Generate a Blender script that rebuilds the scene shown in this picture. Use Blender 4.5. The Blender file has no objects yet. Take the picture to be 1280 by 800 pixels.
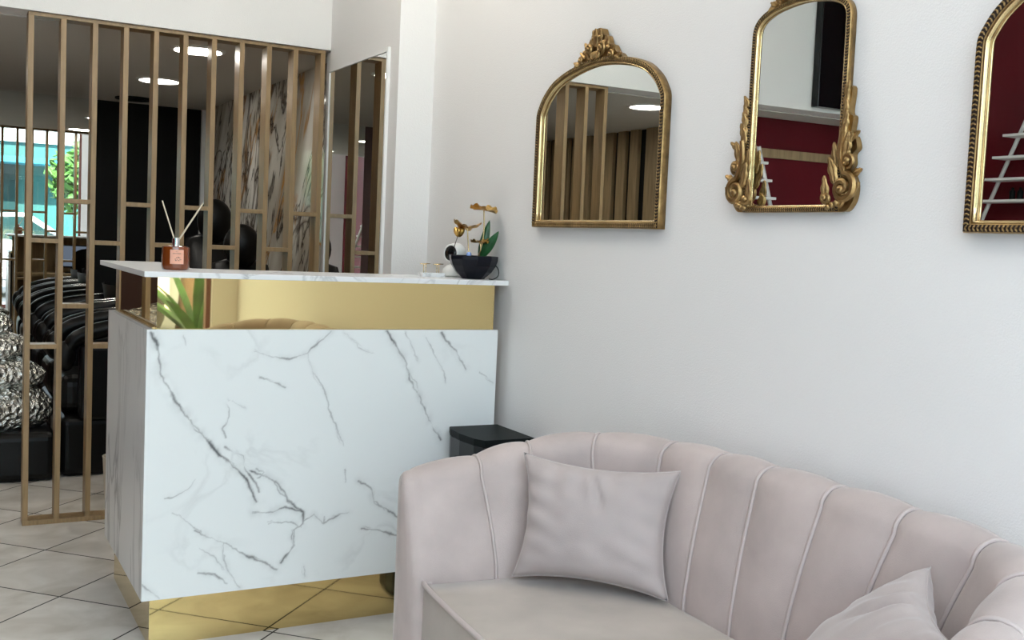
import bpy, math, random
import numpy as np
from mathutils import Vector, Matrix, noise as mnoise
random.seed(7)
C = bpy.context.scene.collection
sc = bpy.context.scene

# ------------------------------------------------------------------ camera
CAM_P = (-0.5424, -3.1482, 1.2443); YAW, PITCH, ROLL, FPX = 0.5052, 0.0717, 0.0460, 1315.46
cd = bpy.data.cameras.new('camera'); cam = bpy.data.objects.new('camera', cd); C.objects.link(cam)
fw = Vector((math.sin(YAW)*math.cos(PITCH), math.cos(YAW)*math.cos(PITCH), -math.sin(PITCH)))
rt = Vector((math.cos(YAW), -math.sin(YAW), 0)); up = rt.cross(fw)
r2 = math.cos(ROLL)*rt + math.sin(ROLL)*up; u2 = -math.sin(ROLL)*rt + math.cos(ROLL)*up
M = Matrix((r2, u2, -fw)).transposed().to_4x4(); M.translation = CAM_P
cam.matrix_world = M
cd.sensor_fit = 'HORIZONTAL'; cd.sensor_width = 36.0; cd.lens = FPX/1280*36; cd.clip_start = 0.05
sc.camera = cam
# ------------------------------------------------------------------ light
w = bpy.data.worlds.new('daylight'); sc.world = w; w.use_nodes = True
bg = w.node_tree.nodes['Background']; bg.inputs[0].default_value = (0.83, 0.94, 1.10, 1); bg.inputs[1].default_value = 4.2
su = bpy.data.lights.new('sun', 'SUN'); su.energy = 20; su.angle = .01; su.color = (1, .97, .92)
so = bpy.data.objects.new('sun', su); C.objects.link(so); so.location = (0, 6, 12); so.rotation_euler = (math.radians(-52), 0, 0)   # high behind the shop: lights the far side of the street
pl = bpy.data.lights.new('window_portal', 'AREA'); pl.shape = 'RECTANGLE'; pl.size = 4.0; pl.size_y = 3.05
pl.cycles.is_portal = True
po = bpy.data.objects.new('window_portal', pl); C.objects.link(po); po.location = (-0.98, -3.74, 1.60); po.rotation_euler = (math.radians(90), 0, 0)
sc.view_settings.view_transform = 'Standard'; sc.view_settings.look = 'None'
sc.view_settings.exposure = 0.43; sc.view_settings.gamma = 1.0; sc.view_settings.use_curve_mapping = False
sc.cycles.use_denoising = True
sc.cycles.max_bounces = 14; sc.cycles.diffuse_bounces = 7; sc.cycles.glossy_bounces = 8; sc.cycles.transparent_max_bounces = 12
sc.cycles.caustics_reflective = False; sc.cycles.caustics_refractive = False
sc.cycles.sample_clamp_indirect = 6.0

# ------------------------------------------------------------------ materials
def nt(name):
    m = bpy.data.materials.new(name); m.use_nodes = True
    return m, m.node_tree, m.node_tree.nodes, m.node_tree.links, m.node_tree.nodes['Principled BSDF']
def mat(name, col, rough=0.5, metal=0.0, bump=0.0, bscale=60, var=0.0, vscale=8, sheen=0.0, coat=0.0, spec=None, stretch=(1,1,1), emit=None, detail=4):
    m, t, n, l, b = nt(name)
    b.inputs['Base Color'].default_value = (*col, 1); b.inputs['Roughness'].default_value = rough; b.inputs['Metallic'].default_value = metal
    if spec is not None: b.inputs['Specular IOR Level'].default_value = spec
    if sheen: b.inputs['Sheen Weight'].default_value = sheen; b.inputs['Sheen Roughness'].default_value = 0.4
    if coat: b.inputs['Coat Weight'].default_value = coat; b.inputs['Coat Roughness'].default_value = 0.05
    if emit: b.inputs['Emission Color'].default_value = (*emit[0], 1); b.inputs['Emission Strength'].default_value = emit[1]
    tc = n.new('ShaderNodeTexCoord'); mp = n.new('ShaderNodeMapping'); mp.inputs['Scale'].default_value = stretch
    l.new(tc.outputs['Object'], mp.inputs[0])
    if var:
        nz = n.new('ShaderNodeTexNoise'); nz.inputs['Scale'].default_value = vscale; nz.inputs['Detail'].default_value = detail
        l.new(mp.outputs[0], nz.inputs['Vector'])
        r = n.new('ShaderNodeValToRGB'); r.color_ramp.elements[0].position = .3; r.color_ramp.elements[1].position = .7
        r.color_ramp.elements[0].color = (*[c*(1-var) for c in col], 1); r.color_ramp.elements[1].color = (*[min(1, c*(1+var)) for c in col], 1)
        l.new(nz.outputs[0], r.inputs[0]); l.new(r.outputs[0], b.inputs['Base Color'])
    if bump:
        nb = n.new('ShaderNodeTexNoise'); nb.inputs['Scale'].default_value = bscale; nb.inputs['Detail'].default_value = 3
        l.new(mp.outputs[0], nb.inputs['Vector'])
        bp = n.new('ShaderNodeBump'); bp.inputs['Strength'].default_value = bump; bp.inputs['Distance'].default_value = .004
        l.new(nb.outputs[0], bp.inputs['Height']); l.new(bp.outputs[0], b.inputs['Normal'])
    return m

M_WALL = mat('wall_paint', (0.80, 0.79, 0.78), .75, bump=.25, bscale=240, spec=.3)
M_CEILB = mat('ceiling_paint_back', (0.62, 0.60, 0.56), .8, bump=.1, bscale=200, spec=.2)
M_RED = mat('red_wall_paint', (0.105, 0.004, 0.009), .55, var=.08, vscale=3, spec=.3)
M_BLACKWALL = mat('black_wall_paint', (0.004, 0.004, 0.004), .6, spec=.15)
M_WOOD = mat('oak_laminate', (0.31, 0.205, 0.10), .38, var=.16, vscale=14, stretch=(6, 6, .5), bump=.05, bscale=80, spec=.45)
M_WOODDARK = mat('wall_oak_panel', (0.33, 0.235, 0.13), .5, var=.2, vscale=9, stretch=(5, 5, .5), spec=.35)
M_GOLD = mat('antique_gold', (0.36, 0.235, 0.10), .40, 1.0, bump=.25, bscale=180, var=.3, vscale=40)
M_GOLDBR = mat('bright_gold', (0.72, 0.55, 0.29), .26, 1.0)
M_SHADESTEM = mat('gap_shade_and_bud_stem', (0.018, 0.008, 0.004), .7, .0)  # shade colour for the rope gaps, also the dark bud stem
M_BRASSMIR = mat('brass_mirror_sheet', (0.78, 0.62, 0.30), .02, 1.0)
M_PLINTH = mat('gold_brushed_plinth', (0.76, 0.59, 0.27), .05, 1.0, bump=.02, bscale=14)
M_MIRROR = mat('silvered_glass', (0.84, 0.87, 0.85), .004, 1.0)
M_MIRDARK = mat('silvered_glass_smoked', (0.62, 0.62, 0.58), .004, 1.0)
M_CHROME = mat('chrome', (0.8, 0.8, 0.82), .12, 1.0)
M_BLACKGL = mat('black_gloss_plastic', (0.003, 0.004, 0.0045), .12, spec=.35)
M_BLACKMT = mat('black_matte_plastic', (0.006, 0.0085, 0.0085), .5, spec=.10)
M_LEATHER = mat('black_leather', (0.0022, 0.0022, 0.0022), .36, bump=.1, bscale=120, spec=.22)
M_VELVET = mat('blush_velvet', (0.475, 0.402, 0.382), .75, var=.15, vscale=6, sheen=.35, bump=.18, bscale=420, spec=.2, detail=8)
M_VELSEAT = mat('taupe_velvet_seat', (0.445, 0.395, 0.35), .75, var=.14, vscale=6, sheen=.3, bump=.18, bscale=420, spec=.2, detail=8)
M_PIPING = mat('velvet_piping', (0.50, 0.43, 0.41), .7, sheen=.2, bump=.1, bscale=500)
M_PILLOW = mat('satin_velvet_cushion', (0.43, 0.372, 0.358), .6, var=.08, vscale=6, sheen=.4, bump=.12, bscale=420, spec=.25, detail=8)
M_AMBER = mat('amber_glass', (0.17, 0.036, 0.005), .12, coat=.6, spec=.6)
M_LABEL = mat('pink_paper_label', (0.80, 0.42, 0.30), .6)
M_INK = mat('label_ink', (0.16, 0.10, 0.09), .7)
M_REED = mat('rattan_reed', (0.70, 0.62, 0.47), .7)
M_WHITEPL = mat('white_plastic', (0.82, 0.82, 0.80), .3)
M_LEAF = mat('glossy_green_leaf', (0.006, 0.075, 0.016), .35, var=.3, vscale=30, spec=.5)
M_BOWL = mat('black_ceramic', (0.002, 0.003, 0.008), .2, spec=.22)
M_LOTUS = mat('gold_lotus_leaf', (0.62, 0.39, 0.11), .30, 1.0, bump=.6, bscale=60, var=.35, vscale=45)
M_PEBBLE = mat('dark_pebbles', (0.06, 0.05, 0.035), .6, bump=.5, bscale=40)
M_BLUE = mat('blue_glass_bead', (0.30, 0.45, 0.85), .1, coat=.5)
M_WHITEFR = mat('white_lacquer', (0.82, 0.82, 0.81), .4)
M_STEEL = mat('pale_painted_steel', (0.74, 0.74, 0.74), .45)
M_CREAM = mat('cream_plastic', (0.62, 0.57, 0.47), .5)
M_FRAMEWIN = mat('window_frame_brown', (0.20, 0.085, 0.07), .45)
M_LAMP = mat('lamp_diffuser', (0.9, 0.9, 0.9), .5, emit=((1.0, 0.94, 0.84), 26.0))
M_GLOBEW = mat('fill_glow_warm', (0.9, 0.9, 0.9), .5, emit=((1.0, 0.955, 0.85), 20.0))  # glow for the added fill globes, warm one by the header
M_GLOBE = mat('fill_glow', (0.9, 0.9, 0.9), .5, emit=((1.0, 0.98, 0.93), 9.0))
M_SCREEN = mat('monitor_screen', (0.02, 0.02, 0.03), .2, emit=((0.10, 0.12, 0.16), 1.0))
M_TEAL = mat('teal_facade', (0.010, 0.10, 0.09), .6, var=.3, vscale=1)
M_FACADE = mat('pale_facade', (0.55, 0.55, 0.52), .7)
M_ASPH = mat('asphalt', (0.20, 0.20, 0.20), .9, var=.1, vscale=3)
M_PAVE = mat('pavement', (0.42, 0.41, 0.39), .9, var=.1, vscale=3)
M_CAR = mat('white_car_paint', (0.7, 0.72, 0.74), .2, coat=.6)
M_CARGL = mat('car_window', (0.02, 0.05, 0.05), .05)
M_RUBBER = mat('tyre_rubber', (0.01, 0.01, 0.01), .8)
M_FOLI = mat('outdoor_foliage', (0.05, 0.16, 0.02), .6, var=.5, vscale=6)
M_BARK = mat('bark', (0.09, 0.06, 0.04), .9, bump=.5, bscale=20)
M_POT = mat('terracotta_pot', (0.35, 0.13, 0.07), .8)
M_BLUEAWN = mat('blue_awning', (0.02, 0.30, 0.42), .7)

def glass_pane():
    m, t, n, l, b = nt('window_glass')
    n.remove(b); tr = n.new('ShaderNodeBsdfTransparent'); gl = n.new('ShaderNodeBsdfGlossy'); gl.inputs['Roughness'].default_value = .0
    tr.inputs[0].default_value = (.96, .98, .97, 1)
    mx = n.new('ShaderNodeMixShader'); mx.inputs[0].default_value = .05
    l.new(tr.outputs[0], mx.inputs[1]); l.new(gl.outputs[0], mx.inputs[2]); l.new(mx.outputs[0], n['Material Output'].inputs[0])
    return m
M_GLASS = glass_pane()

def tiles():
    m, t, n, l, b = nt('diagonal_floor_tiles')
    tc = n.new('ShaderNodeTexCoord'); a = .7928
    def math_(op, x, y=None, z=None):
        q = n.new('ShaderNodeMath'); q.operation = op
        for i, v in enumerate((x, y, z)):
            if v is None: continue
            if isinstance(v, (int, float)): q.inputs[i].default_value = v
            else: l.new(v, q.inputs[i])
        return q.outputs[0]
    def dotv(N):
        q = n.new('ShaderNodeVectorMath'); q.operation = 'DOT_PRODUCT'; q.inputs[1].default_value = N
        l.new(tc.outputs['Object'], q.inputs[0]); return q.outputs['Value']
    s = .4
    p1 = math_('DIVIDE', math_('ADD', dotv((math.cos(a), -math.sin(a), 0)), .9243), s)
    p2 = math_('DIVIDE', math_('ADD', dotv((math.sin(a), math.cos(a), 0)), -.687), s)
    def line(p):
        f = math_('FRACT', p); d = math_('MINIMUM', f, math_('SUBTRACT', 1.0, f)); return math_('LESS_THAN', d, .0080)
    g = math_('MAXIMUM', line(p1), line(p2))
    cx = n.new('ShaderNodeCombineXYZ'); l.new(math_('FLOOR', p1), cx.inputs[0]); l.new(math_('FLOOR', p2), cx.inputs[1])
    wn = n.new('ShaderNodeTexWhiteNoise'); l.new(cx.outputs[0], wn.inputs['Vector'])
    va = n.new('ShaderNodeVectorMath'); va.operation = 'MULTIPLY_ADD'; va.inputs[1].default_value = (7, 7, 7); l.new(wn.outputs['Color'], va.inputs[0]); l.new(tc.outputs['Object'], va.inputs[2])
    nz = n.new('ShaderNodeTexNoise'); nz.inputs['Scale'].default_value = 5; nz.inputs['Detail'].default_value = 7; nz.inputs['Distortion'].default_value = .6; l.new(va.outputs[0], nz.inputs['Vector'])
    r = n.new('ShaderNodeValToRGB'); e = r.color_ramp.elements
    e[0].position = .3; e[0].color = (.60, .56, .49, 1); e[1].position = .68; e[1].color = (.85, .82, .76, 1); l.new(nz.outputs[0], r.inputs[0])
    mx = n.new('ShaderNodeMix'); mx.data_type = 'RGBA'; l.new(g, mx.inputs[0]); l.new(r.outputs[0], mx.inputs[6]); mx.inputs[7].default_value = (.022, .018, .014, 1)
    l.new(mx.outputs[2], b.inputs['Base Color'])
    l.new(math_('MULTIPLY_ADD', g, .5, .22), b.inputs['Roughness'])
    bp = n.new('ShaderNodeBump'); bp.invert = True; bp.inputs['Strength'].default_value = .4; bp.inputs['Distance'].default_value = .002; l.new(g, bp.inputs['Height']); l.new(bp.outputs[0], b.inputs['Normal'])
    return m
M_TILE = tiles()

def marble(name, base, vein, use_attr, scale=3.0, amt=.5, rough=.3, stretch=(1, 1, 1), cov=(.48, .68)):
    m, t, n, l, b = nt(name)
    tc = n.new('ShaderNodeTexCoord'); b.inputs['Roughness'].default_value = rough
    mp = n.new('ShaderNodeMapping'); mp.inputs['Rotation'].default_value = (.4, .5, .3) if stretch == (1, 1, 1) else (.12, .1, 0); mp.inputs['Scale'].default_value = stretch; l.new(tc.outputs['Object'], mp.inputs[0])
    nz = n.new('ShaderNodeTexNoise'); nz.inputs['Scale'].default_value = scale; nz.inputs['Detail'].default_value = 8; nz.inputs['Distortion'].default_value = .9; l.new(mp.outputs[0], nz.inputs['Vector'])
    s = n.new('ShaderNodeMath'); s.operation = 'SUBTRACT'; s.inputs[1].default_value = .5; l.new(nz.outputs[0], s.inputs[0])
    ab = n.new('ShaderNodeMath'); ab.operation = 'ABSOLUTE'; l.new(s.outputs[0], ab.inputs[0])
    r = n.new('ShaderNodeValToRGB'); e = r.color_ramp.elements; e[0].position = 0; e[0].color = (amt, amt, amt, 1); e[1].position = .035; e[1].color = (0, 0, 0, 1); l.new(ab.outputs[0], r.inputs[0])
    n2 = n.new('ShaderNodeTexNoise'); n2.inputs['Scale'].default_value = 2.2; n2.inputs['Detail'].default_value = 3; l.new(tc.outputs['Object'], n2.inputs['Vector'])
    r2_ = n.new('ShaderNodeValToRGB'); r2_.color_ramp.elements[0].position = cov[0]; r2_.color_ramp.elements[1].position = cov[1]; l.new(n2.outputs[0], r2_.inputs[0])
    mu = n.new('ShaderNodeMath'); mu.operation = 'MULTIPLY'; l.new(r.outputs[0], mu.inputs[0]); l.new(r2_.outputs[0], mu.inputs[1])
    fac = mu.outputs[0]
    if use_attr:
        at = n.new('ShaderNodeAttribute'); at.attribute_name = 'vein'
        mu2 = n.new('ShaderNodeMath'); mu2.operation = 'MULTIPLY'; mu2.inputs[1].default_value = .35; l.new(fac, mu2.inputs[0])
        mxx = n.new('ShaderNodeMath'); mxx.operation = 'MAXIMUM'; l.new(mu2.outputs[0], mxx.inputs[0]); l.new(at.outputs['Fac'], mxx.inputs[1]); fac = mxx.outputs[0]
    mx = n.new('ShaderNodeMix'); mx.data_type = 'RGBA'; l.new(fac, mx.inputs[0]); mx.inputs[6].default_value = (*base, 1); mx.inputs[7].default_value = (*vein, 1)
    l.new(mx.outputs[2], b.inputs['Base Color'])
    return m
M_MARBLE = marble('veined_white_marble', (.80, .83, .83), (.13, .135, .14), True, 3.0, .6, .32)
M_MARBSIDE = marble('side_marble', (.78, .79, .79), (.25, .25, .26), False, 3.4, .8, .32, (1.5, 1.5, .45), (.35, .6))
M_MARBTOP = marble('counter_marble', (.80, .81, .82), (.40, .41, .42), False, 7, .8, .25)

def exotic():
    m, t, n, l, b = nt('gold_veined_wall_marble')
    tc = n.new('ShaderNodeTexCoord'); b.inputs['Roughness'].default_value = .10
    mp = n.new('ShaderNodeMapping'); mq = n.new('ShaderNodeMapping'); mq.inputs['Rotation'].default_value = (math.radians(-28), 0, 0); l.new(tc.outputs['Object'], mq.inputs[0]); mp.inputs['Scale'].default_value = (1, 2.2, .75); l.new(mq.outputs[0], mp.inputs[0])
    def nz(s, d, dist, off):
        q = n.new('ShaderNodeTexNoise'); q.inputs['Scale'].default_value = s; q.inputs['Detail'].default_value = d; q.inputs['Distortion'].default_value = dist
        v = n.new('ShaderNodeVectorMath'); v.operation = 'ADD'; v.inputs[1].default_value = (off, off, off); l.new(mp.outputs[0], v.inputs[0]); l.new(v.outputs[0], q.inputs['Vector']); return q.outputs[0]
    def ramp(src, st):
        r = n.new('ShaderNodeValToRGB'); e = r.color_ramp.elements
        while len(e) < len(st): e.new(.5)
        for i, (p, c) in enumerate(st): e[i].position = p; e[i].color = (*c, 1)
        l.new(src, r.inputs[0]); return r.outputs[0]
    def mix(f, a, c):
        mx = n.new('ShaderNodeMix'); mx.data_type = 'RGBA'; l.new(f, mx.inputs[0])
        if isinstance(a, tuple): mx.inputs[6].default_value = (*a, 1)
        else: l.new(a, mx.inputs[6])
        mx.inputs[7].default_value = (*c, 1); return mx.outputs[2]
    base = ramp(nz(1.2, 5, .8, 0), [(.30, (.30, .26, .20)), (.45, (.52, .49, .42)), (.6, (.80, .79, .74)), (.75, (.50, .52, .48))])
    o = mix(ramp(nz(1.5, 6, 1.2, 5), [(.56, (0, 0, 0)), (.60, (1, 1, 1)), (.64, (0, 0, 0))]), base, (.42, .20, .04))
    o = mix(ramp(nz(1.9, 8, 1.5, 9), [(.455, (0, 0, 0)), (.485, (1, 1, 1)), (.515, (0, 0, 0))]), o, (.045, .03, .022))
    o = mix(ramp(nz(1.0, 8, 1.0, 14), [(.48, (0, 0, 0)), (.50, (.9, .9, .9)), (.52, (0, 0, 0))]), o, (.07, .05, .04))
    l.new(o, b.inputs['Base Color'])
    return m
M_EXOTIC = exotic()

def crinkle():
    m, t, n, l, b = nt('crinkled_silver_film')
    b.inputs['Base Color'].default_value = (.78, .78, .73, 1); b.inputs['Metallic'].default_value = .9; b.inputs['Roughness'].default_value = .14
    tc = n.new('ShaderNodeTexCoord'); v = n.new('ShaderNodeTexVoronoi'); v.inputs['Scale'].default_value = 38; v.feature = 'F1'
    nz = n.new('ShaderNodeTexNoise'); nz.inputs['Scale'].default_value = 25; nz.inputs['Detail'].default_value = 6; nz.inputs['Distortion'].default_value = 1.5
    l.new(tc.outputs['Object'], nz.inputs['Vector']); l.new(tc.outputs['Object'], v.inputs['Vector'])
    ad = n.new('ShaderNodeMath'); ad.operation = 'ADD'; l.new(v.outputs['Distance'], ad.inputs[0]); l.new(nz.outputs[0], ad.inputs[1])
    bp = n.new('ShaderNodeBump'); bp.inputs['Strength'].default_value = 1.0; bp.inputs['Distance'].default_value = .02; l.new(ad.outputs[0], bp.inputs['Height']); l.new(bp.outputs[0], b.inputs['Normal'])
    return m
M_CRINKLE = crinkle()

# ------------------------------------------------------------------ mesh helpers
class MB:
    def __init__(s): s.v = []; s.f = []
    def add(s, vs, fs):
        o = len(s.v); s.v += [tuple(v) for v in vs]; s.f += [tuple(i+o for i in f) for f in fs]; return s
    def box(s, x0, x1, y0, y1, z0, z1):
        return s.add([(x0,y0,z0),(x1,y0,z0),(x1,y1,z0),(x0,y1,z0),(x0,y0,z1),(x1,y0,z1),(x1,y1,z1),(x0,y1,z1)],
                     [(0,3,2,1),(4,5,6,7),(0,1,5,4),(1,2,6,5),(2,3,7,6),(3,0,4,7)])
    def tube(s, pts, r, seg=8, cap=True):
        pts = [Vector(p) for p in pts]; n = len(pts); rs = r if isinstance(r, (list, tuple)) else [r]*n
        prev = None; vs = []; fs = []
        for i, p in enumerate(pts):
            d = (pts[min(i+1, n-1)]-pts[max(i-1, 0)]); d = d.normalized() if d.length > 1e-9 else Vector((0,0,1))
            if prev is None: a = d.orthogonal().normalized()
            else: a = (prev - d*prev.dot(d)); a = a.normalized() if a.length > 1e-6 else d.orthogonal().normalized()
            prev = a; b = d.cross(a)
            for k in range(seg):
                t = 2*math.pi*k/seg; vs.append(p+rs[i]*(math.cos(t)*a+math.sin(t)*b))
        for i in range(n-1):
            for k in range(seg): fs.append((i*seg+k, i*seg+(k+1)%seg, (i+1)*seg+(k+1)%seg, (i+1)*seg+k))
        if cap: fs.append(tuple(range(seg))[::-1]); fs.append(tuple((n-1)*seg+k for k in range(seg)))
        return s.add(vs, fs)
    def lathe(s, prof, c=(0,0,0), seg=32, axis='Z', sx=1, sy=1):
        vs = []; fs = []; n = len(prof)
        for r, z in prof:
            for k in range(seg):
                t = 2*math.pi*k/seg; x, y = r*math.cos(t)*sx, r*math.sin(t)*sy
                if axis == 'Z': q = (x, y, z)
                elif axis == 'Y': q = (x, z, y)
                else: q = (z, x, y)
                vs.append((q[0]+c[0], q[1]+c[1], q[2]+c[2]))
        for i in range(n-1):
            for k in range(seg): fs.append((i*seg+k, i*seg+(k+1)%seg, (i+1)*seg+(k+1)%seg, (i+1)*seg+k))
        if prof[0][0] > 1e-6: fs.append(tuple(range(seg))[::-1])
        if prof[-1][0] > 1e-6: fs.append(tuple((n-1)*seg+k for k in range(seg)))
        return s.add(vs, fs)
    def ell(s, c, r, seg=12, rings=8, rot=None):
        vs = []; fs = []; c = Vector(c)
        for i in range(rings+1):
            p = math.pi*i/rings
            for k in range(seg):
                t = 2*math.pi*k/seg; q = Vector((r[0]*math.sin(p)*math.cos(t), r[1]*math.sin(p)*math.sin(t), r[2]*math.cos(p)))
                if rot is not None: q = rot @ q
                vs.append(c+q)
        for i in range(rings):
            for k in range(seg): fs.append((i*seg+k, (i+1)*seg+k, (i+1)*seg+(k+1)%seg, i*seg+(k+1)%seg))
        return s.add(vs, fs)
    def prism(s, pts, fn, d0, d1):       # polygon pts (a,b) -> fn(a,b,depth)
        n = len(pts); vs = [fn(a, b, d0) for a, b in pts]+[fn(a, b, d1) for a, b in pts]
        return s.add(vs, [tuple(range(n))[::-1], tuple(range(n, 2*n))]+[(i, (i+1) % n, n+(i+1) % n, n+i) for i in range(n)])
    def grid(s, fn, nu, nv, close_u=False):
        vs = [fn(i/(nu if close_u else nu-1), j/(nv-1)) for i in range(nu) for j in range(nv)]; fs = []
        for i in range(nu if close_u else nu-1):
            for j in range(nv-1):
                i2 = (i+1) % nu; fs.append((i*nv+j, i2*nv+j, i2*nv+j+1, i*nv+j+1))
        return s.add(vs, fs)
    def build(s, name, m, parent=None, smooth=False, bevel=0, bseg=2, subsurf=0, recalc=True):
        me = bpy.data.meshes.new(name); me.from_pydata(s.v, [], s.f); me.materials.append(m)
        import bmesh
        bm = bmesh.new(); bm.from_mesh(me)
        if recalc: bmesh.ops.remove_doubles(bm, verts=bm.verts, dist=1e-6); bmesh.ops.recalc_face_normals(bm, faces=bm.faces)
        bm.to_mesh(me); bm.free()
        o = bpy.data.objects.new(name, me); C.objects.link(o)
        if smooth:
            me.polygons.foreach_set('use_smooth', [True]*len(me.polygons))
            if smooth != 'all':
                a = me.attributes.new('sharp_edge', 'BOOLEAN', 'EDGE') if 'sharp_edge' not in me.attributes else me.attributes['sharp_edge']
                bm = bmesh.new(); bm.from_mesh(me); fl = [(len(e.link_faces) == 2 and e.calc_face_angle(0) > .8) for e in bm.edges]; bm.free()
                me.attributes['sharp_edge'].data.foreach_set('value', fl)
        if bevel:
            b = o.modifiers.new('bevel', 'BEVEL'); b.width = bevel; b.segments = bseg; b.limit_method = 'ANGLE'; b.angle_limit = .6
            b.harden_normals = False
        if subsurf:
            b = o.modifiers.new('sub', 'SUBSURF'); b.levels = subsurf; b.render_levels = subsurf
        if parent is not None: o.parent = parent; o.matrix_parent_inverse = Matrix.Translation(-Vector(parent.location)) if parent.get('flat') is None and tuple(parent.location) != (0,0,0) and parent.rotation_euler.z == 0 else Matrix()
        return o
def bx(*a): return MB().box(*a)
def tag(o, label, cat, group=None, kind=None):
    if label: o['label'] = label
    if cat: o['category'] = cat
    if group: o['group'] = group
    if kind: o['kind'] = kind
    return o
def thing(name, label, cat, loc, group=None, local=False):
    o = bpy.data.objects.new(name, None); C.objects.link(o); o.location = loc; o.empty_display_size = .05
    if local: o['flat'] = 1
    return tag(o, label, cat, group)
def clean(o):
    if 'flat' in o: del o['flat']
def struct(name, mb, m, **k):
    o = mb.build(name, m, **k); o['kind'] = 'structure'; return o
def copy_tree(o, loc, rz=None, label=None):
    r = o.copy(); C.objects.link(r); r.location = loc
    if rz is not None: r.rotation_euler.z = rz
    if label: r['label'] = label
    def rec(a, b):
        for ch in list(a.children):
            c = ch.copy(); C.objects.link(c); c.parent = b; rec(ch, c)
    rec(o, r); return r
def catmull(P, n=8, closed=False):
    P = [Vector(p) for p in P]; out = []; N = len(P)
    for i in range(N if closed else N-1):
        p0, p1, p2, p3 = (P[(i-1) % N] if (closed or i > 0) else P[0]*2-P[1]), P[i], P[(i+1) % N], (P[(i+2) % N] if (closed or i+2 < N) else P[-1]*2-P[-2])
        for k in range(n):
            t = k/n; out.append(.5*((2*p1)+(p2-p0)*t+(2*p0-5*p1+4*p2-p3)*t*t+(3*p1-p0-3*p2+p3)*t**3))
    if not closed: out.append(P[-1])
    return out

# ------------------------------------------------------------------ the setting
XW, XP, XM = 1.18, 1.03, 1.12        # right wall, set-back wall past the pier, marble wall behind the screen
YF, YS, YB = -3.6, 1.50, 4.40        # shop front, screen plane, back wall
ZC, ZH, ZT = 2.075, 2.08, 3.2        # back ceiling, header underside, front ceiling
struct('floor', bx(-3.4, 1.6, YF-.15, YB+.2, -.1, 0), M_TILE)
struct('wall_right', bx(XW, XW+.2, YF-.15, .69, 0, ZT), M_WALL)
struct('wall_pier', bx(XP, XW+.2, .69, 1.50, 0, ZT), M_WALL)
struct('wall_marble', bx(XM, XM+.2, 1.5, YB+.2, 0, ZC), M_EXOTIC)
struct('wall_header', bx(-3.2, XP+.3, YS, YS+.16, ZH, ZT), M_WALL)
struct('trim_1', bx(XP+.004, XM, 1.5, 1.56, 0, ZC), M_WALL)
struct('wall_back', bx(-.25, XM+.2, YB, YB+.2, 0, ZC), M_BLACKWALL)
struct('wall_back_left', bx(-1.7, -.25, YB, YB+.2, 0, ZC), mat('maroon_back_wall', (.05, .012, .008), .6))
struct('trim_2', bx(XM-.03, XM, YB-.03, YB, 0, ZC), M_WHITEFR)
struct('ceiling_back', bx(-3.2, XM+.2, YS+.16, YB+.2, ZC, ZC+.1), M_CEILB)
struct('ceiling_front', bx(-3.4, XW+.2, YF-.15, YS+.16, ZT, ZT+.1), M_WALL)
struct('wall_left', bx(-3.4, -3.2, YF-.15, 2.1, 0, ZT), M_RED)
struct('wall_red', bx(-3.2, -1.5, 1.9, 2.1, 0, ZC), M_RED)
struct('wall_passage', bx(-1.7, -1.5, 2.1, YB+.2, 0, ZC), M_BLACKWALL)
struct('trim_3', bx(-3.2, -1.5, 1.885, 1.9, 1.83, 1.885), M_WOODDARK)
# wood battens and oak panel on the passage wall
for k in range(9):
    struct('trim_%d' % (4+k), bx(-1.5, -1.47, 3.0+k*.155, 3.0+k*.155+.095, 0, ZC), M_WOODDARK)
struct('door_1', bx(-1.5, -1.465, 2.0, 2.9, 0, ZC), M_WOODDARK, bevel=.004)
# shop front
sf = MB(); sf.box(1.02, XW, YF-.15, YF, 0, ZT); sf.box(-3.2, 1.02, YF-.15, YF, 3.12, ZT); sf.box(-3.2, 1.02, YF-.15, YF, 0, .08); sf.box(-3.2, -2.98, YF-.15, YF, .08, 3.12)
struct('wall_front', sf, M_WALL)
for i, (a, b_) in enumerate([(-2.98, -1.65), (-1.65, -.32), (-.32, 1.02)]):
    fr = MB(); t_ = .03
    fr.box(a, a+t_, YF-.10, YF-.04, .08, 3.12); fr.box(b_-t_, b_, YF-.10, YF-.04, .08, 3.12)
    fr.box(a+t_, b_-t_, YF-.10, YF-.04, .08, .13); fr.box(a+t_, b_-t_, YF-.10, YF-.04, 3.07, 3.12)
    wf = struct('window_%d' % (i+1), fr, M_FRAMEWIN)
    g = bx(a+t_, b_-t_, YF-.073, YF-.067, .13, 3.07).build('pane', M_GLASS, wf)

# ------------------------------------------------------------------ slat partition
PX = [-.2035+.1198*i for i in range(11)]; PX[-1] = 1.000
pt = thing('slat_partition', 'light oak slatted room divider with tall posts standing behind the marble desk', 'room divider', (.4, 1.56, 0))
Y0, Y1 = 1.515, 1.60
bx(-.214, 1.012, Y0, Y1, 2.064, 2.079).build('top_rail', M_WOOD, pt, bevel=.001)
bx(-.214, 1.012, Y0, Y1, 0, .020).build('bottom_rail', M_WOOD, pt, bevel=.001)
for i, x in enumerate(PX): bx(x-.0105, x+.0105, Y0, Y1, .020, 2.064).build('post', M_WOOD, pt, bevel=.001)
for i in range(10):
    hs = (1.172, .740, .30) if i % 2 == 0 else (1.338, .907, .47)
    for h in hs[:2]: bx(PX[i]+.0105, PX[i+1]-.0105, Y0, Y1, h-.009, h+.009).build('crossbar', M_WOOD, pt, bevel=.001)

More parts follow.
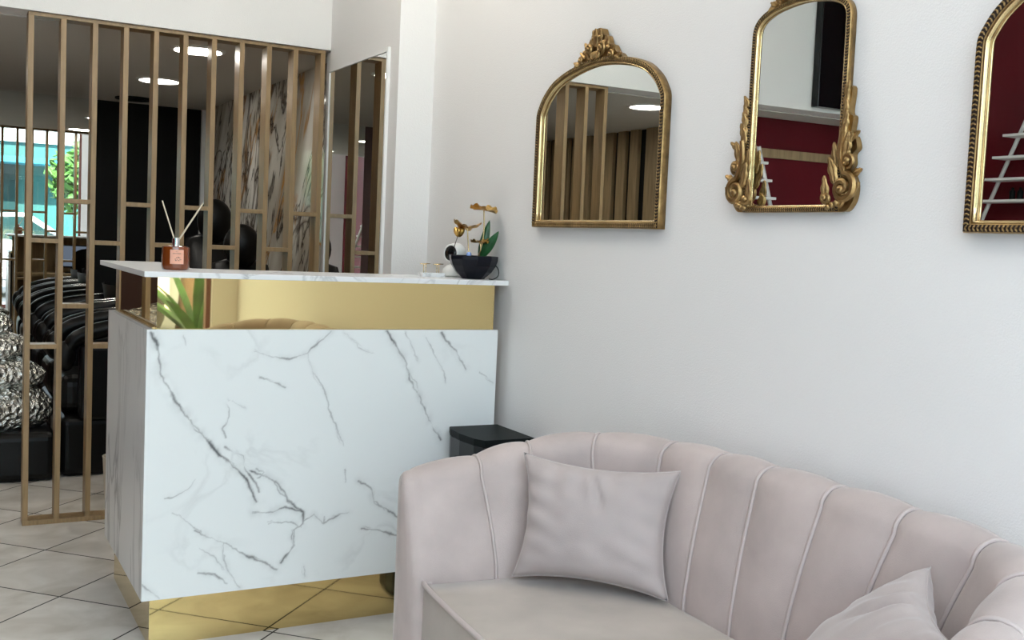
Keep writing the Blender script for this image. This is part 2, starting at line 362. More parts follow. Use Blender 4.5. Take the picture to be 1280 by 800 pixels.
# mirror let into the set-back wall
wm = thing('wall_mirror', 'tall narrow frameless wall mirror with black edge beside the slatted divider', 'mirror', (XP, 1.15, 0))
bx(XP-.006, XP, .80, 1.482, .02, 1.978).build('glass', M_MIRROR, wm)
e = MB(); e.box(XP-.009, XP, .790, .80, .02, 1.985); e.build('black_edge', M_BLACKGL, wm)
e = MB(); e.box(XP-.013, XP, .778, .790, .02, 1.995); e.box(XP-.010, XP, .790, 1.49, 1.978, 1.985); e.box(XP-.010, XP, 1.482, 1.492, .02, 1.985); e.build('white_trim', M_WHITEFR, wm)

# big mirror on the back wall
bm_ = thing('wall_mirror', 'large dark salon mirror on the back wall reflecting the shop window', 'mirror', (-.5, YB, 0))
MB().prism([(-.25, YB-.004), (.385, YB-.0125), (.385, YB), (-.25, YB)], lambda a, b, d: (a, b, d), .45, ZC).build('glass', M_MIRROR, bm_)
e = MB(); e.box(.385, .397, YB-.02, YB, .45, ZC); e.build('edge_strip', M_BLACKMT, bm_)

# ------------------------------------------------------------------ reception desk
W, ZTOP, ZB, DD = 1.1461, .9514, .1487, .755
dk = thing('reception_desk', 'white veined marble reception desk with gold mirror band and gold plinth', 'reception desk', (.57, .35, 0))
VEINS = [(1.3,[(0.012,0.943),(0.034,0.882),(0.046,0.810),(0.080,0.747),(0.136,0.678),(0.176,0.613),(0.234,0.564),(0.287,0.514),(0.324,0.446),(0.336,0.422)]),
(.9,[(0.233,0.598),(0.285,0.567),(0.304,0.519),(0.341,0.457)]),(1.1,[(0.315,0.524),(0.351,0.504),(0.400,0.465),(0.437,0.420),(0.482,0.374)]),
(1.1,[(0.325,0.387),(0.390,0.388),(0.426,0.403),(0.482,0.374),(0.483,0.337),(0.447,0.316),(0.448,0.268),(0.419,0.222)]),
(.7,[(0.373,0.353),(0.434,0.348),(0.477,0.326)]),(.8,[(0.483,0.344),(0.519,0.365),(0.551,0.331),(0.601,0.364),(0.632,0.367)]),
(.8,[(0.317,0.885),(0.364,0.867),(0.435,0.864),(0.483,0.878),(0.519,0.919),(0.548,0.949)]),(.6,[(0.483,0.878),(0.510,0.806),(0.543,0.745),(0.571,0.672),(0.592,0.616),(0.606,0.579)]),
(1.1,[(0.746,0.943),(0.775,0.894),(0.810,0.850),(0.833,0.787),(0.869,0.723),(0.900,0.659),(0.945,0.580)]),(.6,[(0.806,0.943),(0.828,0.899),(0.854,0.849)]),
(1.0,[(0.935,0.943),(0.972,0.899),(1.009,0.854),(1.032,0.824)]),(.5,[(0.874,0.931),(0.911,0.874),(0.948,0.810),(0.954,0.778)]),
(1.0,[(0.667,0.464),(0.708,0.430),(0.722,0.391),(0.770,0.356),(0.812,0.321)]),(.9,[(0.680,0.307),(0.733,0.296),(0.787,0.272),(0.814,0.263)]),
(.9,[(0.149,0.350),(0.206,0.316),(0.252,0.293),(0.300,0.259),(0.359,0.229),(0.408,0.199)]),(.8,[(0.235,0.301),(0.236,0.266),(0.249,0.217),(0.285,0.160)]),
(.9,[(0.158,0.221),(0.209,0.204),(0.250,0.176)]),(.8,[(0.000,0.199),(0.033,0.173),(0.049,0.153)]),(.6,[(0.235,0.725),(0.242,0.685),(0.220,0.651),(0.232,0.627)]),
(.5,[(0.241,0.737),(0.269,0.724),(0.293,0.712)]),(.6,[(0.059,0.455),(0.097,0.458),(0.130,0.478),(0.151,0.500)]),(.6,[(0.331,0.804),(0.378,0.791),(0.414,0.778)]),
(.5,[(0.592,0.943),(0.645,0.901),(0.703,0.876)]),(.5,[(0.082,0.408),(0.126,0.375),(0.172,0.342)]),(.5,[(0.614,0.511),(0.620,0.467)]),
(.7,[(1.083,0.807),(1.136,0.767)]),(.5,[(0.103,0.932),(0.114,0.904)]),(.6,[(0.487,0.203),(0.494,0.171)]),(.6,[(0.167,0.296),(0.208,0.263),(0.237,0.218)]),
(.8,[(0.551,0.331),(0.554,0.356)]),(.9,[(0.333,0.528),(0.351,0.515),(0.334,0.499)]),(.6,[(0.869,0.723),(0.858,0.768),(0.825,0.812)]),(.4,[(0.980,0.873),(0.996,0.847)])]
def front_panel():
    nx, nz_ = 560, 390
    xs = np.linspace(0, W, nx); zs = np.linspace(ZB, ZTOP, nz_); X, Z = np.meshgrid(xs, zs, indexing='ij')
    def fbm(x, z, f, seed):
        rng = np.random.RandomState(seed); o = 0*x
        for k in range(7):
            a = rng.uniform(0, 2*np.pi); fr = f*1.55**(k % 5)*rng.uniform(.8, 1.2); ph = rng.uniform(0, 6.28, 2)
            o = o+np.sin(fr*(np.cos(a)*x+np.sin(a)*z)+ph[0]+1.3*np.sin(fr*.7*(np.cos(a)*z-np.sin(a)*x)+ph[1]))/1.3**(k % 5)
        return o/3
    dx, dz = fbm(X, Z, 26, 1)*.0055, fbm(X, Z, 26, 2)*.0055
    dx = dx+fbm(X, Z, 150, 11)*.0022; dz = dz+fbm(X, Z, 150, 12)*.0022; ex2 = fbm(X, Z, 45, 21)*.006; ez2 = fbm(X, Z, 45, 22)*.006
    brk = fbm(X, Z, 30, 3); halo = np.zeros_like(X); v = np.zeros_like(X)
    for wgt, pl_ in VEINS:
        d = np.full_like(X, 9.)
        for (ax, az), (bx_, bz) in zip(pl_[:-1], pl_[1:]):
            ex, ez = bx_-ax, bz-az; t = np.clip(((X+dx-ax)*ex+(Z+dz-az)*ez)/(ex*ex+ez*ez), 0, 1)
            d = np.minimum(d, np.hypot(X+dx-ax-t*ex, Z+dz-az-t*ez))
        d2 = np.full_like(X, 9.)
        for (ax, az), (bx_, bz) in zip(pl_[:-1], pl_[1:]):
            ex, ez = bx_-ax, bz-az; px_, pz_ = X+dx*.6+ex2-ax+.004, Z+dz*.6+ez2-az-.003; t = np.clip((px_*ex+pz_*ez)/(ex*ex+ez*ez), 0, 1)
            d2 = np.minimum(d2, np.hypot(px_-t*ex, pz_-t*ez))
        gate = np.clip(fbm(X, Z, 38, 31)*1.6+.15, 0, 1)
        v = np.maximum(v, np.exp(-(d2/(.0016*wgt))**2)*.5*gate*min(1, wgt))
        wd = .0027*wgt*(1+.75*brk)
        v = np.maximum(v, np.exp(-(d/np.maximum(wd, .0006))**2)*min(1, .66*wgt+.14)*np.clip(.70+.45*brk, .12, 1))
        halo = np.maximum(halo, np.exp(-(d/(.014*wgt))**2)*.16*wgt*np.clip(.5+.7*fbm(X, Z, 60, 5), 0, 1))
    v = np.clip(v+halo, 0, 1)
    mb = MB(); mb.v = [(float(x), 0.0, float(z)) for x in xs for z in zs]
    mb.f = [(i*nz_+j, (i+1)*nz_+j, (i+1)*nz_+j+1, i*nz_+j+1) for i in range(nx-1) for j in range(nz_-1)]
    vals = list(v.ravel())
    th = .012
    k = len(mb.v); mb.v += [(0, th, ZB), (W, th, ZB), (W, th, ZTOP), (0, th, ZTOP)]; vals += [0]*4
    a, b2, c2, d2 = 0, (nx-1)*nz_, (nx-1)*nz_+nz_-1, nz_-1
    mb.f += [(k, k+3, k+2, k+1)]
    mb.f += [tuple([i*nz_ for i in range(nx-1, -1, -1)]+[k, k+1]), tuple([i*nz_+nz_-1 for i in range(nx)]+[k+2, k+3]),
             tuple(list(range(nz_))+[k+3, k]), tuple([b2+j for j in range(nz_-1, -1, -1)]+[k+1, k+2])]
    o = mb.build('front_panel', M_MARBLE, dk, recalc=False)
    at = o.data.attributes.new('vein', 'FLOAT', 'POINT'); at.data.foreach_set('value', vals)
front_panel()
bx(0.0, .018, .0125, DD, ZB, ZTOP).build('side_panel', M_MARBSIDE, dk)
ct = MB(); zt0, zt1 = 1.1037, 1.12
ct.prism([(-.0136, -.02), (1.1696, -.02), (1.1696, .31), (.19, .31), (.19, .80), (.19, .885), (-.0136, .885)], lambda a, b, d: (a, b, d), zt0, zt1)
ct.build('counter_top', M_MARBTOP, dk, bevel=.0012)
MB().prism([(.0138, ZTOP-.02), (.0122, zt0), (.0185, zt0), (.0185, ZTOP-.02)], lambda a, b, d: (d, a, b), .0294, 1.1294).build('mirror_band', M_BRASSMIR, dk)
bx(.0294, .0354, .0186, .70, ZTOP-.02, zt0).build('mirror_band', M_BRASSMIR, dk)
bx(1.1295, 1.1330, .0120, .0200, ZTOP-.01, zt0).build('edge_trim', M_GOLDBR, dk)
e = MB(); e.box(.0185, .029, .03, .70, ZTOP-.012, ZTOP+.004); e.build('brass_strip', M_GOLDBR, dk)
e = MB(); e.box(.0281, W, .0279, .034, 0, ZB); e.box(.0281, .034, .0345, .713, 0, ZB); e.build('plinth', M_PLINTH, dk)
e = MB(); e.box(.0355, 1.129, .019, .05, ZB, zt0); e.box(.0355, .06, .05, .70, .02, zt0); e.box(.06, 1.129, .05, .60, .72, .745); e.box(1.10, 1.129, .05, .60, .02, .72)
e.build('carcass', M_WOODDARK, dk)
mo = thing('monitor', 'black computer monitor standing on the staff side of the marble desk', 'monitor', (.62, .35, .745))
bx(.44, .80, .30, .325, .80, 1.03).build('screen_housing', M_BLACKMT, mo, bevel=.004); bx(.45, .79, .3251, .327, .815, 1.02).build('screen', M_SCREEN, mo)
MB().lathe([(.09, 0), (.09, .008), (.02, .014), (.015, .06), (.0, .06)], (.62, .32, .745), 24).build('stand', M_BLACKMT, mo, smooth=True)

oc = thing('office_chair', 'black office chair on the staff side of the marble desk, seen in the salon mirror', 'chair', (.72, 1.02, 0))
MB().lathe([(.24, .0), (.24, .03), (.05, .07), (.03, .09), (.03, .44), (0, .44)], (.72, 1.02, 0), 5).build('base', M_BLACKMT, oc)
bx(.53, .91, .82, 1.22, .44, .52).build('seat', M_LEATHER, oc, bevel=.03, bseg=3)
MB().grid(lambda a, b: (.535+.37*a, 1.22+.05*math.sin(math.pi*a)+.04*b, .56+.46*b-.05*(2*a-1)**4*b), 12, 8).grid(lambda a, b: (.535+.37*a, 1.26+.05*math.sin(math.pi*a)+.04*b, .56+.46*b-.05*(2*a-1)**4*b), 12, 8).build('backrest', M_LEATHER, oc, smooth='all')
bx(.69, .75, 1.20, 1.26, .48, .62).build('back_bracket', M_BLACKMT, oc)

# ------------------------------------------------------------------ arched gilt mirrors
def arch_path(hw, v0, side, arch, n=7):
    """closed outline (u,v): bottom left -> bottom right -> up right -> arch -> down left"""
    right = [(hw, v0), (hw, v0+(side-v0)*.33), (hw, v0+(side-v0)*.62), (hw, side-.07), (hw, side-.035), (hw, side-.015), (hw-.0004, side)]
    pts = right+[(a, b) for a, b in arch]
    c = catmull([(a, b, 0) for a, b in pts]+[(0, arch[-1][1]+.0, 0)][:0], n)
    R_ = [(p.x, p.y) for p in c]
    R_ = [p for i, p in enumerate(R_) if i == 0 or p[1] > v0+.045]
    full = R_+[(-a, b) for a, b in R_[-2::-1]]
    bot = [(-hw+.045+(2*hw-.09)*k/12, v0) for k in range(0, 13)]
    return full+bot
def offset_path(P, d):
    n = len(P); out = []
    for i in range(n):
        a, b, c = P[i-1], P[i], P[(i+1) % n]
        e1 = Vector((b[0]-a[0], b[1]-a[1])); e2 = Vector((c[0]-b[0], c[1]-b[1]))
        if e1.length < 1e-9 or e2.length < 1e-9: out.append(b); continue
        e1.normalize(); e2.normalize(); n1 = Vector((e1.y, -e1.x)); n2 = Vector((e2.y, -e2.x)); m_ = (n1+n2); m_ = m_/max(.3, m_.length_squared/2) if m_.length > 1e-6 else n1
        out.append((b[0]+m_.x*d, b[1]+m_.y*d))
    return out
def wl(u, v, w_): return (-w_, -u, v)          # mirror local: u to the viewer's right, v up, w out of the wall
def sweep(mb, P, prof, closed_prof=True):
    rings = [[wl(*q, h) for q in offset_path(P, d)] for d, h in prof]; n = len(P); m_ = len(prof)
    vs = [p for r in rings for p in r]; fs = []
    for j in range(m_ if closed_prof else m_-1):
        for i in range(n):
            j2 = (j+1) % m_; fs.append((j*n+i, j*n+(i+1) % n, j2*n+(i+1) % n, j2*n+i))
    mb.add(vs, fs)
def resample(P, step):
    out = []; n = len(P); acc = 0
    for i in range(n):
        a = Vector(P[i]); b = Vector(P[(i+1) % n]); L = (b-a).length
        while acc < L: 
            q = a+(b-a)*(acc/L); t = (b-a).normalized(); out.append((q.x, q.y, t.x, t.y)); acc += step
        acc -= L
    return out
def scroll(mb, cx, cy, r0, turns, a0, sgn, rad, h, tail=()):
    pts = [Vector(wl(*p, h)) for p in tail]; N = int(18*turns)
    sp = []
    for k in range(N+1):
        t = k/N; a = a0+sgn*2*math.pi*turns*t; r = r0*(1-.86*t); sp.append(Vector(wl(cx+r*math.cos(a), cy+r*math.sin(a), h+.006*t)))
    allp = (catmull(list(pts)+[sp[0]], 6)[:-1] if pts else [])+sp; n = len(allp)
    mb.tube(allp, [rad*(.55+.45*math.sin(math.pi*min(1, .15+.75*i/n))) for i in range(n)], 7)
    p = sp[-1]; mb.ell(p, (rad*1.1, rad*1.25, rad*1.25), 8, 6)
def leaf(mb, u, v, L, wd, ang, h, curl=.14, lobes=5):
    """acanthus leaf: ribbed, lobed, curling away from the wall at its tip"""
    ca, sa = math.cos(ang), math.sin(ang)
    def fn(a, b):
        s_ = a; lob = .70+.30*abs(math.sin(s_*math.pi*lobes*.5+.6)); half = wd*math.sin(math.pi*min(1, .12+.88*s_))**.7*lob
        t = (b-.5)*2; x = s_*L; y = t*half
        z = h+curl*L*s_*s_*.6+.35*half*(1-t*t)+.10*half*math.cos(t*9)
        return wl(u+ca*x-sa*y, v+sa*x+ca*y, z)
    mb.grid(fn, 12, 11)
    def fnb(a, b):
        q = fn(a, b); return (q[0]+.005*(1 if b not in (0, 1) else 0), q[1], q[2])
    mb.grid(fnb, 12, 11)
ARCH1 = [(.3368, .360), (.3285, .3775), (.302, .412), (.256, .446), (.21, .465), (.16, .4785), (.1, .489), (.045, .495), (0, .497)]
def gilt_mirror(name, hw, side, arch, label, loc, rope, kind, kd=1.0, kh=1.0):
    sc_ = lambda L: [(d*kd, h*kh) for d, h in L]
    t = thing(name, label, 'mirror', loc, local=True)
    t['group'] = 'gilt framed mirrors on the white wall'
    P = arch_path(hw, 0, side, arch)
    P = [p for i, p in enumerate(P) if (Vector(p)-Vector(P[i-1])).length > 1e-5]
    fr = MB(); sweep(fr, P, sc_([(0, 0), (0, .024), (-.003, .029), (-.018, .029), (-.021, .026), (-.0235, .022), (-.026, .014), (-.028, .013), (-.028, 0)]))
    fo = fr.build('frame', M_GOLD, t, smooth='all'); 
    gi = MB(); sweep(gi, P, sc_([(-.0195, .0272), (-.0245, .0262), (-.0270, .0165), (-.0255, .0155), (-.0225, .023)])); gi.build('inner_fillet', M_GOLDBR, t, smooth='all')
    dr = MB(); sweep(dr, P, sc_([(-.0025, .029), (-.0025, .0296), (-.0175, .0296), (-.0175, .029)])); dr.build('rope_gap_shade', M_SHADESTEM, t)  # near-black band under the beads: shade in their gaps put into colour
    rp = MB(); Q = offset_path(P, -.010*kd)
    for (u, v, tu, tv) in resample(Q, rope):
        ang = math.atan2(tv, tu)
        for s_ in (-1, 1):
            a = ang+s_*.95; rot = Matrix.Rotation(-a, 3, 'X')
            # ellipsoid long axis in the (u,v) plane; local u is -Y
            c = wl(u+(-tv)*s_*.0032*kd, v+tu*s_*.0032*kd, .0302*kh)
            rp.ell(c, (.0034*kh, .0050*kd, .0019*kd), 7, 5, rot)
    rp.build('rope_moulding', M_GOLD, t, smooth='all')
    gl = MB(); G = offset_path(P, -.0265*kd); 
    ng = len(G); gl.add([wl(a, b, .0125*kh) for a, b in G]+[wl(a, b, .003) for a, b in G]+[wl(0, side*.5, .0125*kh), wl(0, side*.5, .003)],
        [(i, (i+1) % ng, 2*ng) for i in range(ng)]+[(ng+(i+1) % ng, ng+i, 2*ng+1) for i in range(ng)]+[(i, ng+i, ng+(i+1) % ng, (i+1) % ng) for i in range(ng)])
    gl.build('glass', M_MIRROR, t)
    if kind in ('crest', 'both'):
        top = arch[-1][1]; cr = MB()
        s = .72 if kind == 'both' else 1.0
        pf = [(-.125, -.030), (-.105, -.004), (-.085, .006), (-.070, .026), (-.052, .032), (-.040, .056), (-.024, .062), (-.016, .080), (0, .084), (.016, .080), (.024, .062), (.040, .056), (.052, .032), (.070, .026), (.085, .006), (.105, -.004), (.125, -.030), (.06, -.012), (0, -.006), (-.06, -.012)]
        cr.prism([(p.x*s*1.12, top+p.y*s) for p in catmull([(a, b, 0) for a, b in pf], 4, True)], wl, .002, .022)
        for q in (-1, 1):
            scroll(cr, q*.030*s, top+.024*s, .019*s, 1.4, -math.pi/2, q, .0052*s, .030)
            scroll(cr, q*.078*s, top+.000*s, .013*s, 1.2, -math.pi/2, q, .0042*s, .028)
            leaf(cr, q*.012*s, top+.036*s, .045*s, .014*s, math.pi/2+q*-.15, .026)
            leaf(cr, q*.045*s, top+.020*s, .034*s, .011*s, math.pi/2-q*.55, .026)
            leaf(cr, q*.065*s, top+.006*s, .032*s, .009*s, math.pi/2-q*.95, .024)
            leaf(cr, q*.095*s, top-.012*s, .032*s, .008*s, math.pi/2-q*1.25, .024)
            for k in range(5): cr.ell(wl(q*(.018+.022*k)*s, top+(.055-.017*k)*s, .028), (.006, .008*s, .007*s), 8, 6)
        leaf(cr, 0, top+.030*s, .052*s, .013*s, math.pi/2, .030)
        for k in range(5): cr.ell(wl((k-2)*.010*s, top+.006*s, .030), (.006, .005, .012*s), 8, 6)
        cr.build('crest', M_GOLD, t, smooth=True)
    if kind == 'both':
        for q in (-1, 1):
            co = MB()
            # side backing with a stepped, leafy outline, then scrolls and leaves on it
            pf = [(hw-.012, .0), (hw+.020, .0), (hw+.046, .022), (hw+.052, .055), (hw+.036, .082), (hw+.022, .086), (hw+.038, .10), (hw+.036, .122), (hw+.050, .135), (hw+.040, .158), (hw+.026, .165), (hw+.030, .20), (hw+.016, .212), (hw+.02, .262), (hw-.002, .268), (hw-.012, .26)]
            co.prism([(q*p.x, max(.001, p.y)) for p in catmull([(a if a < hw else hw+(a-hw)*.8, b, 0) for a, b in pf], 4, True)], wl, .002, .017)
            scroll(co, q*(hw+.018), .050, .031, 1.6, math.pi*.5 if q > 0 else math.pi*.5, -q, .0085, .026, tail=((q*(hw+.006), .170), (q*(hw+.001), .12)))
            scroll(co, q*(hw+.024), .108, .016, 1.3, -math.pi/2, q, .0058, .024)
            scroll(co, q*(hw-.024), .030, .016, 1.2, math.pi/2, q, .0055, .030)
            leaf(co, q*(hw-.030), .018, .060, .013, math.pi/2+q*.05, .030)
            leaf(co, q*(hw+.005), .010, .060, .014, math.pi/2-q*.5, .026)
            leaf(co, q*(hw-.005), .060, .060, .014, math.pi/2+q*.28, .030)
            leaf(co, q*(hw+.010), .110, .062, .015, math.pi/2-q*.25, .024)
            leaf(co, q*(hw+.002), .130, .052, .013, math.pi/2-q*.75, .024)
            leaf(co, q*(hw+.000), .165, .050, .012, math.pi/2-q*.30, .022)
            for (lu, lv, LL, lw, la) in ((.020, .030, .050, .012, .9), (.030, .075, .036, .010, 1.15), (.014, .100, .050, .012, .10), (-.012, .095, .055, .012, -.12), (.022, .150, .034, .009, .95), (.004, .200, .040, .009, .15)):
                leaf(co, q*(hw+lu), lv, LL, lw, math.pi/2-q*la, .022)
            for k in range(4):
                leaf(co, q*(hw-.001), .185+.022*k, .030, .009, math.pi/2-q*.45, .020, lobes=2)
            co.tube([wl(q*(hw+.006), .12, .02), wl(q*(hw+.008), .19, .02), wl(q*(hw+.007), .262, .018)], [.008, .007, .006], 8)
            for k in range(3): co.ell(wl(q*(hw-.02+.012*k), .010+.004*k, .031), (.006, .007, .007), 8, 6)
            co.build('corner_scroll', M_GOLD, t, smooth=True)
    clean(t)
    return t
m1 = gilt_mirror('arched_mirror', .339, .345, ARCH1, 'wide gilt arched mirror with leafy crest hanging above the counter end', (XW, -.519, 1.303), .0088, 'crest', .86, .85)
ARCH2 = [(.1525, .425), (.143, .446), (.122, .462), (.09, .474), (.055, .480), (.025, .483), (0, .484)]
m2 = gilt_mirror('ornate_mirror', .154, .395, ARCH2, 'narrow gilt mirror with scrolled leaf corners, the middle one of three', (XW, -1.338, 1.346), .0066, 'both', .60, .62)
m3 = copy_tree(m1, (XW, -2.150, 1.305), label='gilt arched mirror cut off by the right edge, chevron rope frame')

m1.rotation_euler.y = -.003; m2.rotation_euler.y = -.0045; m3.rotation_euler.y = -.003     # hung mirrors lean a little forward

# ------------------------------------------------------------------ sofa
SY = -1.51
K = [((.500,-.885), (.500,-.800), .672), ((.685,-.907), (.672,-.815), .700), ((.815,-.925), (.800,-.845), .735), ((.925,-.985), (.955,-.910), .762),
     ((.982,-1.110), (1.055,-1.080), .774), ((.985,-1.270), (1.070,-1.252), .780), ((.985,-1.430), (1.072,-1.412), .782)]
K = K+[((a[0], 2*SY-a[1]), (b[0], 2*SY-b[1]), z) for a, b, z in K[::-1]]
NS = 18
bs = catmull([(a[0], a[1], 0) for a, b, z in K], NS); K = [(a, (b[0], b[1]-{8: .03, 9: .045}.get(i, 0)), z-(.006 if 3 < i < 10 else 0)) for i, (a, b, z) in enumerate(K)]
cs = catmull([(b[0], b[1], z) for a, b, z in K], NS)
sofa = thing('sofa', 'blush velvet channel back sofa with curved arms against the white wall', 'sofa', (.75, SY, 0))
def sofa_prof(i, bulge):
    b = bs[i]; c = cs[i]; n_ = Vector((c.x-b.x, c.y-b.y, 0))
    tn = bs[min(i+1, len(bs)-1)]-bs[max(i-1, 0)]; out = Vector((-tn.y, tn.x, 0)).normalized()
    if out.dot(n_) < 0: out = -out
    f = max(0, min(1, (min(i, len(bs)-1-i))/NS/1.0)); lean = n_
    pts = []
    for v in (.08, .20, .30, .40): pts.append(Vector((b.x, b.y, v))-out*bulge*.5)
    end = Vector((c.x, c.y, 0))-out*.020-Vector((b.x, b.y, 0)); ht = .045
    for k in range(1, 9):
        t = k/9; z = .42+(c.z-ht-.42)*t
        pts.append(Vector((b.x, b.y, 0))+end*(t**1.4)-out*bulge*(.6+.4*t)+Vector((0, 0, z)))
    ctr = Vector((c.x, c.y, c.z-ht))+out*.028
    for k in range(0, 9):
        a = math.pi*(1-k/8*.98); pts.append(ctr+out*((.048+bulge)*math.cos(a))+Vector((0, 0, (ht+bulge*.7)*math.sin(a))))
    o_ = ctr+out*.050
    for z in (.60, .40, .20, .08): pts.append(Vector((min(o_.x, 1.172), o_.y, z)))
    for p in pts:
        if p.x > 1.172: p.x = 1.172
    return pts
def front_cap(pts, mb):
    pass
for s in range(len(K)-1):
    mb = MB(); rows = []
    for k in range(NS+1):
        i = s*NS+k; t = k/NS; rows.append(sofa_prof(i, .015*math.sin(math.pi*t)**.6 if 0 < t < 1 else 0.0))
    first, last = s == 0, s == len(K)-2
    if first or last:
        # rounded arm front: extra rows that shrink towards the middle line of the arm
        base = rows[0] if first else rows[-1]; n = len(base); fr_rows = []
        for q, (dx, sh) in enumerate([(.006, .02), (.016, .10), (.024, .26), (.028, .55), (.029, .98)]):
            row = []
            for j, p in enumerate(base):
                mid = Vector((p.x, (base[6].y+base[-3].y)/2, min(p.z, base[15].z-.03)))
                z = p.z; qv = p.lerp(mid, sh); qv.x = p.x-dx
                row.append(qv)
            fr_rows.append(row)
        if first: rows = fr_rows[::-1]+rows
        else: rows = rows+fr_rows
    nv = len(rows[0]); mb.add([p for r in rows for p in r], [(a*nv+j, (a+1)*nv+j, (a+1)*nv+j+1, a*nv+j+1) for a in range(len(rows)-1) for j in range(nv-1)])
    mb.build('back_channel', M_VELVET, sofa, smooth='all')
for s in range(1, len(K)-1):
    pr = sofa_prof(s*NS, 0.0)[3:21]
    out = (cs[s*NS]-bs[s*NS]); out.z = 0; out.normalize()
    pts = catmull([p-out*.003+Vector((0, 0, .002)) for p in pr], 3)
    MB().tube(pts, .0043, 8).build('piping', M_PIPING, sofa, smooth='all')
# seat
def seat_outline(inset):
    ins = [Vector((p.x, p.y)) for p in bs]
    pts = [(p.x, p.y) for p in ins]
    f = []
    for k in range(1, 16):
        t = k/16; y = (2*SY+.885)+t*(-.885-(2*SY+.885)); f.append((.500-.040*math.sin(math.pi*t), y))
    return pts, f
back_pts, front_pts = seat_outline(0)
poly = back_pts+front_pts            # front-left -> around the back -> front-right -> front edge
def seat_mesh():
    mb = MB(); n = len(poly); cxy = Vector((sum(p[0] for p in poly)/n, sum(p[1] for p in poly)/n))
    lv = [(.08, 0), (.255, 0), (.262, .006), (.27, 0), (.40, 0), (.413, .004), (.420, .014)]
    vs = []
    for z, ins in lv:
        for p in poly: q = Vector(p); d = (cxy-q).normalized(); q = q+d*ins; vs.append((q.x, q.y, z))
    fs = []
    for a in range(len(lv)-1):
        for i in range(n): fs.append((a*n+i, a*n+(i+1) % n, (a+1)*n+(i+1) % n, (a+1)*n+i))
    base = (len(lv)-1)*n; o = len(vs)
    rings = 6
    prev = base
    for r in range(1, rings):
        t = r/rings
        for i in range(n):
            x, y, z = vs[base+i]; q = Vector((x, y)).lerp(cxy, t); vs.append((q.x, q.y, .420+.012*math.sin(math.pi/2*t)))
        st = o+(r-1)*n
        for i in range(n): fs.append((prev+i, prev+(i+1) % n, st+(i+1) % n, st+i))
        prev = st
    vs.append((cxy.x, cxy.y, .432)); fs += [(prev+i, prev+(i+1) % n, len(vs)-1) for i in range(n)]
    return mb.add(vs, fs)
seat_mesh().build('seat', M_VELSEAT, sofa, smooth=True)
rim = [Vector((poly[2][0], poly[2][1], .418)), Vector((poly[0][0], poly[0][1], .420))]+[Vector((x-.004, y, .420)) for x, y in front_pts[::-1]]+[Vector((poly[len(back_pts)-1][0], poly[len(back_pts)-1][1], .420))]
MB().tube(catmull(rim, 4), .0065, 8).build('seat_piping', M_PIPING, sofa, smooth='all')
for x, y in [(.56, -.86), (.56, 2*SY+.86), (1.08, -1.0), (1.08, 2*SY+1.0)]:
    MB().lathe([(.013, 0), (.022, .085), (0, .085)], (x, y, 0), 16).build('leg', M_GOLDBR, sofa, smooth=True)

# ------------------------------------------------------------------ cushions
def cushion(label, c4, nrm, thick, seed, sag=.035):
    """c4: bottom-left, bottom-right, top-right, top-left; nrm: towards the viewer"""
    BL, BR, TR, TL = [Vector(p) for p in c4]; N = Vector(nrm).normalized(); ctr = (BL+BR+TR+TL)/4
    t = thing('cushion', label, 'cushion', tuple(min((BL, BR), key=lambda p: p.z)), 'velvet cushions on the sofa')
    n = 44
    def surf(sd):
        def fn(a, b):
            u, v = a*2-1, b*2-1
            # edges draw in towards the middle, corners stay out as ears
            p = BL*(1-a)*(1-b)+BR*a*(1-b)+TR*a*b+TL*(1-a)*b
            U = (BR-BL+TR-TL)/2; V = (TL-BL+TR-BR)/2
            p = p-U*sag*2*u*(1-v*v)*abs(u)**1.5-V*sag*2*v*(1-u*u)*abs(v)**1.5
            prof = max(0, (1-u*u)*(1-v*v))**.42
            nz = mnoise.noise(Vector((u*1.6+seed, v*1.6, sd)))*.14+mnoise.noise(Vector((u*3.2+seed, v*3.2, sd+3)))*.07
            # gathers running in from the edges
            wr = .011*math.sin(u*15+4*v*u+seed)*max(0, v-.15)*(1-abs(u))**.7+.009*math.sin(v*17+5*u)*max(0, abs(u)-.35)*(1-v*v)+.007*math.sin(u*13-2*v)*max(0, -v-.5)
            cr = -.020*math.exp(-((u+.05+.25*(v-.9))/.05)**2)*max(0, v-.1)*(1-v*v)*2.2
            return p+N*sd*(thick*prof*(1+nz)+(wr+cr)*(1 if sd > 0 else .4)*prof**.5)
        return fn
    mb = MB(); mb.grid(surf(1), n, n); mb.grid(surf(-1), n, n)
    mb.build('cover', M_PILLOW, t, smooth='all')
    # stitched edge seam
    f = surf(1); loop = [f(k/40, 0) for k in range(40)]+[f(1, k/40) for k in range(40)]+[f(1-k/40, 1) for k in range(40)]+[f(0, 1-k/40) for k in range(41)]
    MB().tube(loop, .0013, 6, cap=False).build('edge_seam', M_PILLOW, t, smooth='all')
    return t
cushion('large blush cushion leaning in the left corner of the sofa', [(.700,-.958,.436), (.955,-1.250,.436), (1.035,-1.172,.722), (.755,-.895,.728)], (-.72, -.62, .35), .064, 1.3)
cushion('blush cushion at the right end of the sofa, cropped by the bottom edge', [(.62,-1.95,.445), (.89,-1.71,.445), (.998,-1.924,.713), (.745,-2.175,.70)], (-.55, .50, .66), .065, 5.1)

